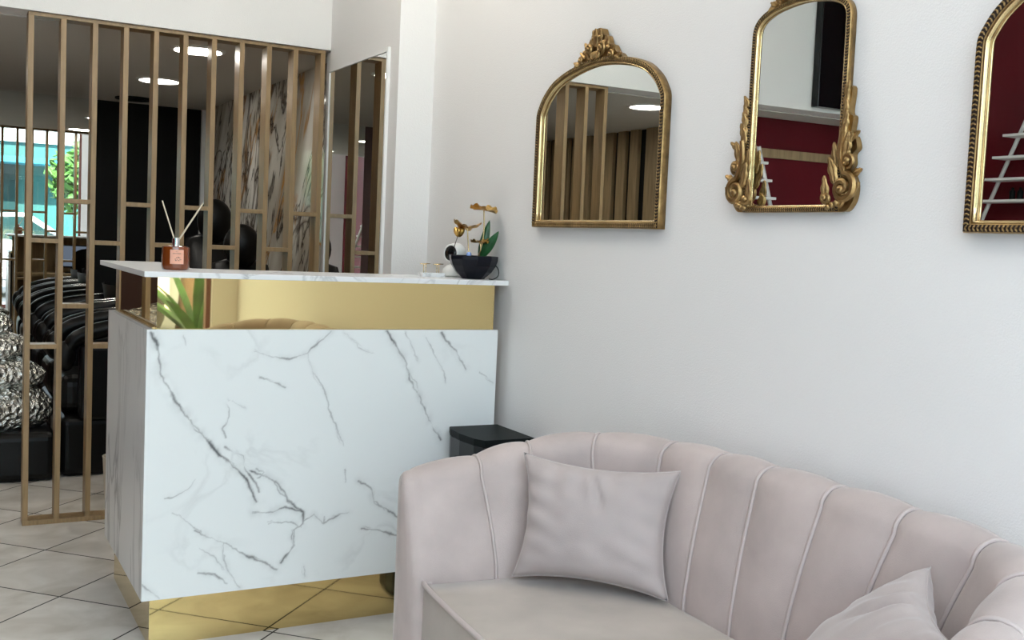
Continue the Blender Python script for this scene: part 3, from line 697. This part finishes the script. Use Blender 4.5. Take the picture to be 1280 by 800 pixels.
# ------------------------------------------------------------------ speaker
sp = thing('speaker', 'black gloss tower speaker between the marble desk and the sofa', 'speaker', (1.06, -.155, 0))
mb = MB(); zz = .632
def spk(t): return .955+.022*math.sin(math.pi*t)*0
prof = [(1.142, -.03), (.965, -.03), (.950, -.07), (.944, -.15), (.950, -.24), (.965, -.282), (1.142, -.282)]
mb.prism(prof, lambda a, b, d: (a, b, d), .0, zz-.022); mb.build('cabinet', M_BLACKGL, sp, bevel=.003)
mb = MB(); mb.prism([(1.145, -.027), (.965, -.027), (.948, -.07), (.941, -.15), (.948, -.243), (.965, -.285), (1.145, -.285)], lambda a, b, d: (a, b, d), zz-.021, zz); mb.build('top_plate', M_BLACKMT, sp, bevel=.002)
mb = MB(); mb.prism([(1.142, -.055), (.90, -.055), (.865, -.09), (.858, -.16), (.865, -.23), (.90, -.29), (1.142, -.29)], lambda a, b, d: (a, b, d), .0, .135); mb.build('foot', M_BLACKGL, sp, bevel=.03, bseg=4)
for z_, r_ in ((.50, .060), (.35, .070), (.215, .060)):
    MB().lathe([(r_, .0), (r_, -.006), (r_*.9, -.007), (r_*.8, .0), (r_*.35, .010), (r_*.3, .004), (0, .000)], (.9435, -.155, z_), 28, 'X').build('driver', M_BLACKMT, sp, smooth=True)

# ------------------------------------------------------------------ things on the counter
zc = 1.12
df = thing('reed_diffuser', 'amber glass reed diffuser with two pale reeds on the left of the counter', 'diffuser', (.105, .150, zc))
bxx, byy = .105, .150
MB().lathe([(.036, 0), (.0395, .003), (.0405, .010), (.0405, .064), (.039, .070), (.030, .073), (.014, .074), (0, .074)], (bxx, byy, zc), 40).build('bottle', M_AMBER, df, smooth=True)
MB().lathe([(.0115, .074), (.0115, .096), (.0095, .097), (.008, .090), (0, .089)], (bxx, byy, zc), 28).build('collar', M_CHROME, df, smooth=True)
dirc = Vector((CAM_P[0]-bxx, CAM_P[1]-byy, 0)).normalized(); ang0 = math.atan2(dirc.y, dirc.x)+.10
lb = MB(); R_ = .0409
lb.grid(lambda a, b: (bxx+R_*math.cos(ang0+(a-.5)*1.0), byy+R_*math.sin(ang0+(a-.5)*1.0), zc+.019+.043*b), 12, 2)
lb.grid(lambda a, b: (bxx+.0405*math.cos(ang0+(a-.5)*1.0), byy+.0405*math.sin(ang0+(a-.5)*1.0), zc+.019+.043*b), 12, 2)
lo = lb.build('label', M_LABEL, df); lo['label'] = 'small pink paper label with dark motif'
ik = MB()
def inkq(a0, a1, z0, z1):
    ik.grid(lambda a, b: (bxx+(R_+.0003)*math.cos(ang0+a0+(a1-a0)*a), byy+(R_+.0003)*math.sin(ang0+a0+(a1-a0)*a), zc+z0+(z1-z0)*b), 4, 2)
random.seed(3)
for k in range(9): inkq(-.30+.066*k, -.30+.066*k+.042, .0495, .0515)
for k in range(3): inkq(-.08+.05*k, -.08+.05*k+.03, .0555, .0565)
for k in range(14):
    a_ = random.uniform(-.28, .25); z_ = .028+random.uniform(0, .012)*(1-abs(a_)*1.5); inkq(a_, a_+random.uniform(.04, .11), z_, z_+random.uniform(.0008, .0025))
ik.build('print', M_INK, lo)
rdir = Vector((math.cos(YAW), -math.sin(YAW), 0))
for sx_, top, dp in ((-.0405, .208, .02), (.077, .205, -.01)):
    a = Vector((bxx, byy, zc+.012))-rdir*(.25*sx_*.2); b = Vector((bxx, byy, zc+top))+rdir*sx_+Vector((0, dp, 0))
    MB().tube([Vector((bxx, byy, zc+.085))+rdir*sx_*.06, b], .0021 if sx_ < 0 else .0026, 8).build('reed', M_REED, df, smooth=True)

# tabletop fountain with gilded lotus leaves
fx, fy = 1.088, .092
ft = thing('lotus_fountain', 'black bowl with gilded lotus leaves and green leaves at the counter end', 'ornament', (fx, fy, zc))
nb = 10
MB().lathe([(.040, 0), (.043, .006), (.046, .007), (.064, .024), (.078, .045), (.085, .066), (.086, .079), (.082, .080), (.080, .066), (.04, .045), (0, .045)], (fx, fy, zc), nb).build('bowl', M_BOWL, ft, bevel=.003)
MB().lathe([(.080, .064), (.06, .070), (.03, .072), (0, .073)], (fx, fy, zc), 20).build('pebbles', M_PEBBLE, ft, smooth=True)
def lotus(c, r, tilt, wav, seed):
    mb = MB(); c = Vector(c); rot = Matrix.Rotation(tilt[0], 3, 'X') @ Matrix.Rotation(tilt[1], 3, 'Y')
    def mk(dz):
        def fn(a, b):
            th = 2*math.pi*a; rr = r*b*(1-.55*math.exp(-((th-math.pi*1.45)/.22)**2)*b)
            z = wav*math.sin(th*2+seed)*b*b+.25*r*b*b*.6+.004*math.sin(th*9+seed)*b+dz
            return c+rot @ Vector((rr*math.cos(th), rr*math.sin(th), z))
        return fn
    mb.grid(mk(0), 36, 8, True); mb.grid(mk(-.0018), 36, 8, True)
    return mb
def fp(du, dz, dy=0): return Vector((fx, fy, zc))+rdir*du+Vector((0, dy, dz))
lp = [((.0525, .236, .0), .047, (.12, .05), .010, 0.5), ((-.022, .178, .01), .048, (-.1, .12), .012, 2.2), ((.010, .127, -.02), .032, (.05, -.05), .005, 1.0)]
lp[0] = ((.028, .238, .0), .048, (.10, .08), .009, .5)
for (du, dz, dy), r, tl, wv, sd in lp:
    lf = lotus(fp(du, dz, dy), r, tl, wv, sd).build('lotus_leaf', M_LOTUS, ft, smooth='all')
    MB().tube(catmull([fp(du*.6, .07, dy*.5), fp(du*.95+.004, .07+(dz-.07)*.5, dy), fp(du, dz, dy)], 6), .0022, 8).build('stem', M_GOLDBR, lf, smooth='all')
bd = MB(); bc = fp(-.041, .158, .03)
for k in range(6):
    a = k*math.pi/3; rot = Matrix.Rotation(a, 3, 'Z') @ Matrix.Rotation(.5, 3, 'Y')
    bd.ell(bc+Vector((.007*math.cos(a), .007*math.sin(a), 0)), (.012, .009, .019), 10, 8, rot)
bdo = bd.build('lotus_bud', M_LOTUS, ft, smooth='all')
MB().tube(catmull([fp(-.056, .075, .03), fp(-.054, .11, .03), fp(-.045, .142, .03)], 6), .0014, 6).build('stem', M_SHADESTEM, bdo, smooth='all')
def green(base, tip, wd, side):
    b = Vector(base); t = Vector(tip); ax = t-b; sd_ = rdir.copy(); sd_ = (sd_-ax.normalized()*sd_.dot(ax.normalized())).normalized(); nn = ax.cross(sd_).normalized(); mb = MB()
    def mk(o):
        def fn(a, c):
            w_ = wd*math.sin(math.pi*min(1, .06+.94*a))**.75*(1-.25*a); q = (c-.5)*2
            return b+ax*a+sd_*(w_*q)+nn*(.25*w_*abs(q)+.020*side*math.sin(math.pi*a*.6)+o)
        return fn
    mb.grid(mk(0), 16, 7); mb.grid(mk(.0012), 16, 7); return mb
green(fp(.020, .072), fp(.054, .205, .01), .017, .5).build('green_leaf', M_LEAF, ft, smooth='all')
green(fp(.024, .072), fp(.078, .168, -.01), .018, -.5).build('green_leaf', M_LEAF, ft, smooth='all')
MB().ell(fp(-.037, .083, -.045), (.009, .009, .009), 16, 10).build('glass_bead', M_BLUE, ft, smooth='all')
cb = catmull([Vector((fx+.070, fy-.030, zc+.050)), Vector((fx+.074, fy-.045, zc+.035)), Vector((fx+.066, fy-.060, zc+.014)), Vector((fx+.040, fy-.075, zc+.003)), Vector((fx+.028, fy-.066, zc+.003))], 6)
MB().tube(cb, .0018, 6).build('power_cord', M_BLACKMT, ft, smooth='all')

# round white camera behind the bowl
ic = thing('indoor_camera', 'round white indoor camera with black face behind the black bowl', 'camera', (1.088, .235, zc))
hc = Vector((1.088, .235, zc+.082)); fdir = Vector((-.90, -.42, .05)).normalized()
MB().lathe([(.036, 0), (.044, .004), (.046, .014), (.042, .028), (.030, .040), (.018, .044), (0, .044)], (1.088, .235, zc), 28).build('base', M_WHITEPL, ic, smooth=True)
MB().ell(hc, (.0385, .0385, .0385), 28, 18).build('head', M_WHITEPL, ic, smooth='all')
q = fdir.to_track_quat('Z', 'Y').to_matrix(); fm = MB()
pv = [(.027, .0260), (.0265, .0295), (.020, .0340), (.010, .0382), (0, .0393)]
fm.lathe(pv, (0, 0, 0), 28); fm.v = [tuple(hc+q @ Vector(v)) for v in fm.v]; fm.build('face', M_BLACKGL, ic, smooth=True)
rg = MB(); rg.tube([hc+q @ Vector((.0292*math.cos(t_*math.pi/16), .0292*math.sin(t_*math.pi/16), .0262)) for t_ in range(33)], .0038, 8, cap=False); rg.build('face_ring', M_WHITEPL, ic, smooth='all')

# gold wire card holder on a marble foot
gh = thing('card_holder', 'small gold wire rack on a white marble base beside the round camera', 'card holder', (.968, .165, zc))
bx(.925, 1.010, .150, .190, zc, zc+.014).build('marble_base', M_MARBTOP, gh, bevel=.001)
for k in range(2):
    for j in range(2):
        x = .940+.050*k; y = .160+.018*j; wr = MB()
        wr.tube([(x, y, zc+.014), (x, y, zc+.044)], .0014, 8); wr.tube([(x-.014, y, zc+.043), (x+.016, y, zc+.045)], .0014, 8)
        wr.build('wire', M_GOLDBR, gh, smooth='all')

# ------------------------------------------------------------------ salon behind the screen
for i, (x, y) in enumerate([(.573, 3.10), (.531, 1.915), (-.80, 1.97), (-.75, 3.3)]):
    lb_ = ['nearest ceiling downlight, round, above the slatted divider', 'round ceiling downlight', 'x', 'y'][i]
    lb_ = ['round recessed downlight lit in the dark ceiling, the farther and lower one seen', 'round recessed downlight just behind the divider top rail, the upper one seen', 'round recessed downlight over the passage left of the divider, seen in the wide mirror', 'round recessed downlight over the passage by the batten wall'][i]
    t = thing('downlight', lb_, 'ceiling light', (x, y, ZC), 'recessed ceiling downlights')
    MB().lathe([(.125, 0), (.125, -.004), (.108, -.008), (.106, 0)], (x, y, ZC), 40).build('trim_ring', M_WHITEFR, t, smooth=True)
    MB().lathe([(.106, -.002), (.10, -.005), (0, -.005)], (x, y, ZC), 40).build('diffuser', M_LAMP, t, smooth=True)
vt = thing('ceiling_vent', 'dark round ceiling vent near the black back wall', 'vent', (.60, 4.10, ZC))
mb = MB()
for r_ in (.12, .09, .06, .03): mb.lathe([(r_, 0), (r_, -.010), (r_-.018, -.006), (r_-.018, 0)], (.60, 4.10, ZC), 32)
mb.build('louvre', M_BLACKMT, vt, smooth=True)

def salon_chair(y0, label, first=None):
    loc = (.25, y0, 0)
    if first is not None: return copy_tree(first, loc, label=label)
    t = thing('salon_chair', label, 'chair', loc, 'black salon chairs in a row', local=True)
    def rb(x0, x1, ya, yb, z0, z1, nm, bev): return bx(x0, x1, ya, yb, z0, z1).build(nm, M_LEATHER, t, bevel=bev, bseg=4, smooth=False)
    rb(-.24, .32, -.26, .26, 0.0, .30, 'base', .04)
    rb(-.24, .26, -.20, .20, .30, .50, 'seat', .06)
    bk = MB(); bk.grid(lambda a, b: (.16+.05*b+.04*math.sin(math.pi*b)-.06*math.cos((a-.5)*2.4), -.23+.46*a, .45+.43*b), 14, 10)
    bk.grid(lambda a, b: (.25+.05*b+.03*math.sin(math.pi*b)-.06*math.cos((a-.5)*2.4), -.23+.46*a, .45+.43*b), 14, 10)
    bk.build('backrest', M_LEATHER, t, smooth='all')
    for s in (-1, 1):
        y = s*.245
        rb(-.16, .30, y-.035, y+.035, .28, .66, 'side_panel', .03)
        pts = catmull([(-.22, y, .60), (-.17, y, .685), (-.03, y, .735), (.15, y, .765), (.32, y, .775)], 8)
        ar = MB(); ar.tube(pts, [.030+.012*math.sin(math.pi*k/(len(pts)-1)) for k in range(len(pts))], 12); ao = ar.build('armrest', M_LEATHER, t, smooth='all')
        tp = MB(); tp.tube([Vector(p)+Vector((0, -.012, .034)) for p in pts[5:]], .0055, 8); tp.build('highlight_strip', M_CHROME, ao, smooth='all')  # added strip standing in for the bright highlight along the armrest
        kn = MB(); kn.ell((-.22, y, .60), (.05, .045, .075), 16, 10); kn.build('arm_end', M_LEATHER, ao, smooth='all')
    clean(t); return t
c0 = salon_chair(2.62, 'black leather salon chair nearest the slatted divider, in the row of three')
salon_chair(3.26, 'black leather salon chair in the middle of the row of three', c0)
salon_chair(3.90, 'black leather salon chair nearest the back mirror, in the row of three', c0)

# chair wrapped in crinkled silver film
wc = thing('wrapped_chair', 'chair wrapped in crinkled silver plastic film left of the divider', 'chair', (-.46, 2.34, 0))
def lump(c, r, seed):
    mb = MB(); mb.ell(c, r, 44, 28)
    o = []
    for v in mb.v:
        p = Vector(v); d = (p-Vector(c)).normalized(); n_ = mnoise.noise(p*9+Vector((seed, 0, 0)))*.026+mnoise.noise(p*24+Vector((seed, 5, 0)))*.014
        o.append(tuple(p+d*n_))
    mb.v = o; return mb
lump((-.36, 2.52, .33), (.35, .20, .15), 1).build('wrapped_seat', M_CRINKLE, wc, smooth='all')
lump((-.40, 2.52, .50), (.36, .20, .10), 2).build('wrapped_cushion', M_CRINKLE, wc, smooth='all')
lump((-.45, 2.54, .63), (.33, .18, .10), 3).build('wrapped_arm', M_CRINKLE, wc, smooth='all')
lump((-.52, 2.56, .74), (.33, .16, .10), 4).build('wrapped_backrest', M_CRINKLE, wc, smooth='all')
bx(-.85, -.01, 2.30, 2.74, 0, .24).build('base', M_LEATHER, wc, bevel=.04, bseg=4)

# recliners by the marble wall
def recliner(loc, label, first=None):
    if first: return copy_tree(first, loc, label=label)
    t = thing('recliner_chair', label, 'chair', loc, 'black recliners by the marble wall', local=True)
    bx(-.20, .20, -.28, .28, 0, .34).build('base', M_LEATHER, t, bevel=.05, bseg=4)
    MB().ell((0, -.05, .44), (.20, .28, .13), 24, 14).build('seat', M_LEATHER, t, smooth='all')
    bk = MB()
    def sh(sg):
        def fn(a, b):
            u = a*2-1; wv = .20*(1-.25*b**2.5)*(1 if b < .92 else math.sqrt(max(0, 1-((b-.92)/.08)**2))*.9+.1)
            return (u*wv, .12+.16*b+sg*.07*(1-u*u)**.5*(1-b**6), .40+.70*b)
        return fn
    bk.grid(sh(1), 15, 18); bk.grid(sh(-1), 15, 18); bk.build('backrest', M_LEATHER, t, smooth='all')
    MB().ell((0, .24, 1.15), (.10, .06, .11), 20, 12).build('headrest', M_LEATHER, t, smooth='all')
    for s in (-1, 1): MB().tube(catmull([(s*.20, -.25, .50), (s*.21, -.1, .62), (s*.20, .12, .66)], 6), .040, 12).build('armrest', M_LEATHER, t, smooth='all')
    clean(t); return t
rc = recliner((.86, 2.68, 0), 'black leather recliner with round headrest in front of the marble wall')
rr = recliner((.835, 1.97, 0), 'black leather recliner nearest the divider by the marble wall', rc); rc.scale = (1, 1, 1.13); rr.scale = (.95, 1, 1.02)

bn = thing('waste_bin', 'small cream waste bin on the floor behind the marble desk', 'bin', (.225, 1.86, 0))
MB().lathe([(.070, 0), (.075, .01), (.085, .19), (.087, .20), (.082, .20), (.07, .02), (0, .02)], (.225, 1.86, 0), 28).build('body', M_CREAM, bn, smooth=True)

for i, (x, y) in enumerate([(.38, .10), (.25, -1.55), (.10, -2.85)]):  # unseen globes added as fill to brighten the upper walls and header
    t = thing('fill_globe', ['added unseen fill light globe hanging over the marble desk', 'added unseen fill light globe hanging in front of the sofa', 'added unseen fill light globe hanging near the shop window'][i], 'ceiling light', (x, y, 2.72), 'added fill light globes')
    MB().ell((x, y, 2.72), (.15, .15, .15), 24, 16).build('globe', (M_GLOBEW, M_GLOBE, M_GLOBE)[i], t, smooth='all')
    MB().tube([(x, y, 2.86), (x, y, ZT)], .006, 8).build('cord', M_BLACKMT, t, smooth=True)
# ------------------------------------------------------------------ far side of the front room (seen in the mirrors)
bb = MB(); bb.box(-2.6, -1.62, 1.44, 1.495, 2.10, 2.95); tag(bb.build('wall_screen', M_BLACKGL, bevel=.004), 'black flat wall screen high on the white header, seen in the middle mirror', 'screen')
def ladder_shelf(name, label, loc, w0, w1, H, zs, dep, rz=0, over=.05):
    t = thing(name, label, 'ladder shelf', loc, local=True); t.rotation_euler.z = rz
    for s in (-1, 1): MB().tube([(s*w0/2, 0, 0), (s*w1/2, 0, H)], .013, 8).build('rail', M_STEEL, t, smooth=True)
    for z in zs:
        wd = w0+(w1-w0)*z/H+over
        bx(-wd/2-.0, wd/2+.0, -dep*(1-.5*z/H), .01, z-.008, z+.008).build('shelf', M_WHITEFR, t, bevel=.002)
    clean(t); return t
ladder_shelf('ladder_shelf', 'white narrow tapering ladder shelf before the red wall, seen in the middle mirror', (-1.50, 1.80, 0), 1.30, .02, 1.88, [1.78-.105*k for k in range(16)], .12, 0, -.01)
sh = ladder_shelf('ladder_shelf', 'white wide ladder shelf against the red left wall, seen in the right mirror', (-3.12, 1.06, 0), 2.04, .02, 2.36, [1.632+.136*(k-11) for k in range(15)], .22, math.pi/2)
for k in range(4):
    yb = 1.20-.055*k; lbk = ['first', 'second', 'third', 'fourth'][k]
    o = MB().lathe([(.016, 0), (.018, .006), (.018, .055), (.008, .066), (.008, .080), (0, .080)], (-3.09, yb, 1.640), 16).build('bottle', M_BLACKMT, smooth=True)
    tag(o, lbk+' small black bottle from the left on the wide ladder shelf in the right mirror', 'bottle', 'small black bottles on the ladder shelf')

# ------------------------------------------------------------------ outside the shop front
struct('ground_street', bx(-14, 14, -20, YF-.15, -.14, -.04), M_ASPH)
struct('pavement', bx(-14, 14, -6.2, YF-.15, -.04, -.005), M_PAVE)
bd_ = thing('shop_building', 'teal and pale shop building across the street outside', 'building', (0, -14, 0))
bx(-12, 2.3, -16, -14, -.04, 3.0).build('ground_floor', M_TEAL, bd_); bx(2.3, 12, -16, -14, -.04, 3.0).build('render_wall', M_FACADE, bd_); bx(-12, 12, -16, -13.9, 3.0, 3.5).build('fascia', M_FACADE, bd_)
for k in range(3): bx(-10.4+4.2*k, -10.4+4.2*k+2.6, -14.0, -13.95, .2, 2.5).build('shop_window', M_CARGL, bd_)
bx(-1.5, 2.2, -14, -12.9, 2.5, 2.62).build('awning', M_BLUEAWN, bd_)
def tree(x, y, h, r, label, seed):
    t = thing('tree', label, 'tree', (x, y, -.03), 'street trees outside')
    MB().tube([(x, y, -.03), (x+.05, y, h*.4), (x, y+.05, h*.8)], [.10, .08, .04], 10).build('trunk', M_BARK, t, smooth='all')
    rnd = random.Random(seed); mb = MB()
    for k in range(700):
        a = rnd.uniform(0, 6.28); ph = math.acos(rnd.uniform(-1, 1)); rr = r*rnd.uniform(.5, 1.0)
        c = Vector((x+rr*math.sin(ph)*math.cos(a), y+rr*math.sin(ph)*math.sin(a), h+rr*.9*math.cos(ph)))
        mb.ell(c, (.13, .05, .015), 6, 4, Matrix.Rotation(rnd.uniform(0, 6.28), 3, 'Z') @ Matrix.Rotation(rnd.uniform(-1, 1), 3, 'X') @ Matrix.Rotation(rnd.uniform(-1, 1), 3, 'Y'))
    mb.build('crown', M_FOLI, t)
tree(1.55, -7.0, 2.0, .75, 'leafy green street tree outside the shop window', 4)
tree(-5.0, -8.0, 2.6, 1.3, 'leafy green street tree farther along the street outside', 8)
cr_ = thing('car', 'white parked car in the street outside the shop window', 'car', (-.2, -8.4, -.04))
prof = [(-2.1, .25), (-2.1, .70), (-1.9, .80), (-1.15, .88), (-.55, 1.36), (.75, 1.40), (1.45, .95), (2.05, .85), (2.15, .55), (2.1, .25)]
MB().prism([(a-.2, b) for a, b in prof], lambda a, b, d: (a, d, b), -9.2, -7.6).build('body', M_CAR, cr_, bevel=.08, bseg=4)
MB().prism([(-1.2, .92), (-.68, 1.30), (.50, 1.33), (1.08, .96)], lambda a, b, d: (a, d, b), -9.205, -7.594).build('side_windows', M_CARGL, cr_)
for x in (-1.55, 1.15):
    for y in (-9.1, -7.62): MB().lathe([(.31, -.09), (.33, -.06), (.33, .06), (.31, .09)], (x, y, .29), 24, 'Y').build('wheel', M_RUBBER, cr_, smooth=True)
pp = thing('potted_plant', 'potted plant with long green leaves outside the window', 'plant', (1.08, -4.25, 0))
MB().lathe([(.13, 0), (.18, .36), (.19, .40), (.17, .40), (.16, .36), (0, .36)], (1.08, -4.25, -.005), 28).build('pot', M_POT, pp, smooth=True)
rnd = random.Random(5)
for k in range(16):
    a = rnd.uniform(0, 6.28); L = rnd.uniform(.4, .62); b = Vector((1.08, -4.25, .36)); mb = MB()
    hd = Vector((math.cos(a), math.sin(a), 0)); sd_ = Vector((-math.sin(a), math.cos(a), 0)); el = rnd.uniform(.7, 1.35)
    def fn(o):
        def f(u, v):
            wv = .045*math.sin(math.pi*(.05+.95*u))**.8
            return b+hd*(L*u*math.cos(el)*(1+.5*u))+Vector((0, 0, L*1.5*u*math.sin(el)*(1-.25*u)+o))+sd_*(wv*(v*2-1))
        return f
    mb.grid(fn(0), 10, 3); mb.grid(fn(.002), 10, 3); mb.build('leaf', M_FOLI, pp, smooth='all')
